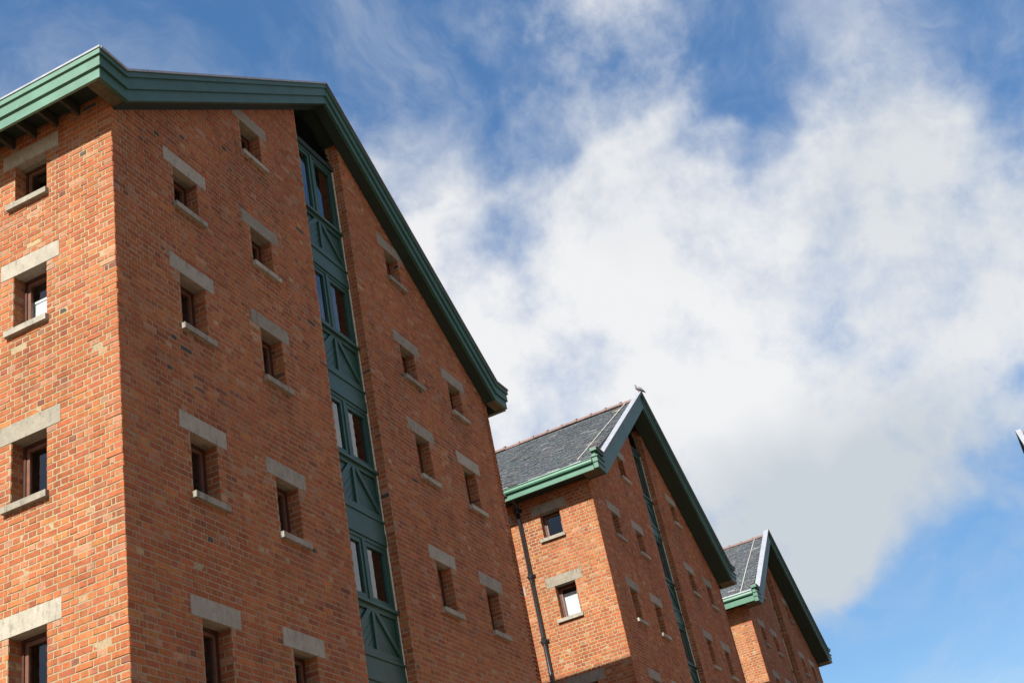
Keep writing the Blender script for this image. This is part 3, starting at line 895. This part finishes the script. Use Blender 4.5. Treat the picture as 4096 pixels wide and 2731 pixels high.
def params(**k):
    p = dict(W=10.298, ov=.292, sl=4.447, sr=5.79, ds=.17, zmin=4.8, X=dict(A=.959, B=2.619, C=6.782, D=8.473), lw=.859, ol=.18, ow=.503, lwL=.864, olL=.182, owL=.496,
             xe=-.517, xk=-.04, xkb=.046, ymax=3.6, leadw=.20, roof_top=(12.75, 16.3), bands=((0, .40, .055, .055), (.40, .80, .025, .025), (.80, 1., .0, .0)), eave='fascia', blinds={})
    p.update(k); return p


def win_rows(rows, hs, phase):
    out = []
    for i, (z, h) in enumerate(zip(rows, hs)):
        for c in 'ABCD':
            if i == 0 and c in 'AD': continue
            out.append((c, i + 1, snap(z, phase), h))
    return out


HS = (.6, .6, .75, .75, .75)
ph1 = .0225
BAY1 = dict(louvre=(15.295, 16.02), windows=[(15.19, 13.863), (12.794, 11.665), (10.532, 9.516), (8.355, 7.367), (6.28, 5.25)],
            panels=[(13.863, 13.122), (11.665, 10.891), (9.516, 8.74), (7.367, 6.632)],
            bands=[(13.122, 12.794), (10.891, 10.532), (8.74, 8.355), (6.632, 6.28)])
P1 = params(ze=12.81, zk=12.80, zap=16.481, zeb=12.42, zkb=12.41, zapb=16.076, wins=win_rows((14.223, 12.229, 10.6, 8.427, 6.247), HS, ph1),
            side=[(.797, snap(12.213, ph1), .6, 0), (.797, snap(10.604, ph1), .75, .62), (.797, snap(8.446, ph1), .75, 0), (.797, snap(6.269, ph1), .75, 0),
                  (2.5, snap(12.213, ph1), .6, 0), (2.5, snap(10.604, ph1), .75, 0), (2.5, snap(8.446, ph1), .75, 0)],
            phase=ph1, bay=BAY1, roof_top=(12.72, 16.33), eave_in=.12)
BLOCK.append((10.298, 0.))
warehouse(0, 'nearest and largest brick warehouse at the left, its green eave cut by the frame', (0, 0, 0), 0, P1, 300)


def shift(b, dz): return {k: ([(x + dz, y + dz) for x, y in v] if k != 'louvre' else (v[0] + dz, v[1] + dz)) for k, v in b.items()}


BAY2 = dict(louvre=(15.50, 16.32), windows=[(15.40, 14.0), (12.90, 11.665), (10.532, 9.47), (8.355, 7.367)],
            panels=[(14.0, 13.18), (11.665, 10.891), (9.47, 8.74)], bands=[(13.18, 12.90), (10.891, 10.532), (8.74, 8.355)])
ph2 = 12.34 % .075
BANDS2 = ((0, .30, .05, .05), (.30, .56, .032, .03), (.56, .62, .005, .005), (.62, .86, .065, .06), (.86, 1., .0, .0))
P2 = params(ze=13.20, zk=13.19, zap=16.93, zeb=12.74, zkb=12.73, zapb=16.46, ov=.503, zmin=6.6, wins=win_rows((14.386, 12.34, 10.472, 8.4), HS, ph2),
            side=[(.65, snap(12.354, ph2), .6, 0), (.65, snap(10.582, ph2), .75, .78), (.65, snap(8.40, ph2), .75, 0),
                  (2.02, snap(12.354, ph2), .6, 0), (2.02, snap(10.582, ph2), .75, 0), (2.02, snap(8.40, ph2), .75, 0)],
            phase=ph2, bay=BAY2, roof_top=(13.02, 16.80), eave='gutter', gut=(12.845, 12.955, 12.725), brackets=(1.92, 3.2, 4.4), slate_y=6.5, wire=-.02, pipe=(1.80, (12.576, 11.0, 9.5)),
            leadw=.155, single=True, oldcap=True, bands=BANDS2)
BLOCK.append((15.851 + 10.298, .0745))
warehouse(1, 'middle brick warehouse with slate roof and a pigeon on its gable tip', (15.851, .0745, 0), 0, P2, 300)
ph3 = 12.58 % .075
P3 = params(W=10.1, ds=.23, X=dict(A=.95, B=2.58, C=6.65, D=8.30), sl=4.36, sr=5.70, ze=13.40, zk=13.39, zap=16.87, zeb=12.90, zkb=12.89, zapb=16.42, ov=.55, zmin=8.0, wins=win_rows((14.62, 12.58, 10.82, 8.7), HS, ph3),
            side=[(1.9, snap(12.58, ph3), .6, 0), (1.9, snap(10.82, ph3), .75, 0)],
            phase=ph3, bay=shift(BAY2, .22), roof_top=(13.22, 16.73), eave='gutter', gut=(13.13, 13.25, 12.95), brackets=(.98, 2.4), slate_y=4.5, wire=.02, pipe=(.90, (12.72, 11.15)),
            leadw=.17, oldcap=True, strip=1.22, single=True, bands=BANDS2)
BLOCK.append((29.9 + 10.1, .17))
warehouse(2, 'farthest of the three brick warehouses in the row, lowest in view', (29.9, .17, 0), 0, P3, 300)
P4 = dict(P2); P4.update(slate_y=3., ymax=1., zmin=9.5, side=[], pipe=None, wire=None, wins=win_rows((14.386, 12.34, 10.472), HS, ph2))
warehouse(9, 'gable tip of another warehouse, only just showing at the right edge', (34.25 + 5.15, -9.60 - .503, .19), math.pi, P4, 0)

# ------------------------------------------------------------------ ground
g = MB(); FG = Frame((0, 0, 0), (1, 0, 0), (0, 0, -1), (0, 1, 0))
g.v = [Vector((-900, -900, 0)), Vector((900, -900, 0)), Vector((900, 900, 0)), Vector((-900, 900, 0))]; g.f = [[0, 1, 2, 3]]
o = g.build('ground', M['ground']); o['kind'] = 'structure'


# ------------------------------------------------------------------ the pigeon
def pigeon(loc, rz):
    root = thing('pigeon', 'grey pigeon perched on the tip of the middle gable', 'pigeon', loc, rz); root.scale = (.86, .86, .86)

    TILT = Matrix.Translation((0, 0, .05)) @ Matrix.Rotation(math.radians(-14), 4, 'Y') @ Matrix.Translation((0, 0, -.05))

    def loft(rings, name, m, parent, seg=12):
        mb = MB()
        for (x, y, z, ry, rz_, tilt) in rings:
            for j in range(seg):
                w = 2 * math.pi * j / seg; dy = ry * math.cos(w); dz = rz_ * math.sin(w)
                mb.v.append(TILT @ Vector((x - dz * math.sin(tilt), y + dy, z + dz * math.cos(tilt))))
        n = len(rings)
        for k in range(n - 1):
            for j in range(seg):
                q = (j + 1) % seg; mb.f.append([k * seg + j, k * seg + q, (k + 1) * seg + q, (k + 1) * seg + j])
        mb.f.append(list(range(seg))[::-1]); mb.f.append([(n - 1) * seg + j for j in range(seg)])
        return mb.build(name, m, parent, True)
    # +x is forward; tail low behind, breast, neck rising, head, beak
    loft([(-.215, 0, .000, .030, .006, .4), (-.17, 0, .022, .032, .010, .4), (-.12, 0, .050, .036, .022, .4), (-.06, 0, .078, .052, .045, .35), (0, 0, .100, .062, .058, .3),
          (.05, 0, .122, .058, .056, .5), (.085, 0, .152, .042, .044, .9), (.098, 0, .185, .028, .031, 1.2), (.104, 0, .212, .024, .026, .9), (.116, 0, .232, .023, .025, .5),
          (.132, 0, .236, .017, .018, .1), (.142, 0, .234, .008, .009, 0), (.152, 0, .229, .005, .006, 0), (.166, 0, .223, .0015, .002, 0)], 'body', M['feather'], root)
    for s in (-1, 1):
        loft([(-.19, s * .022, .022, .004, .006, .4), (-.13, s * .044, .058, .007, .022, .4), (-.06, s * .058, .094, .010, .038, .35), (.0, s * .064, .118, .010, .040, .3), (.045, s * .058, .130, .008, .028, .4), (.066, s * .050, .138, .003, .008, .4)], 'wing', M['wingm'], root, 8)
        mb = MB().tube([(.0, s * .022, .060), (.004, s * .023, .025), (.008, s * .024, .002)], [.012, .006, .005], 6)
        for a in (-.5, 0, .5): mb.tube([(.008, s * .024, .004), (.008 + .030 * math.cos(a), s * .024 + .030 * math.sin(a), .001)], .0035, 5)
        mb.tube([(.008, s * .024, .004), (-.014, s * .024, .001)], .0035, 5)
        mb.build('leg', M['leg'], root)
    return root


pigeon((15.851 + 5.149 + .01, .0745 - .503 + .05, 16.955), math.radians(118))
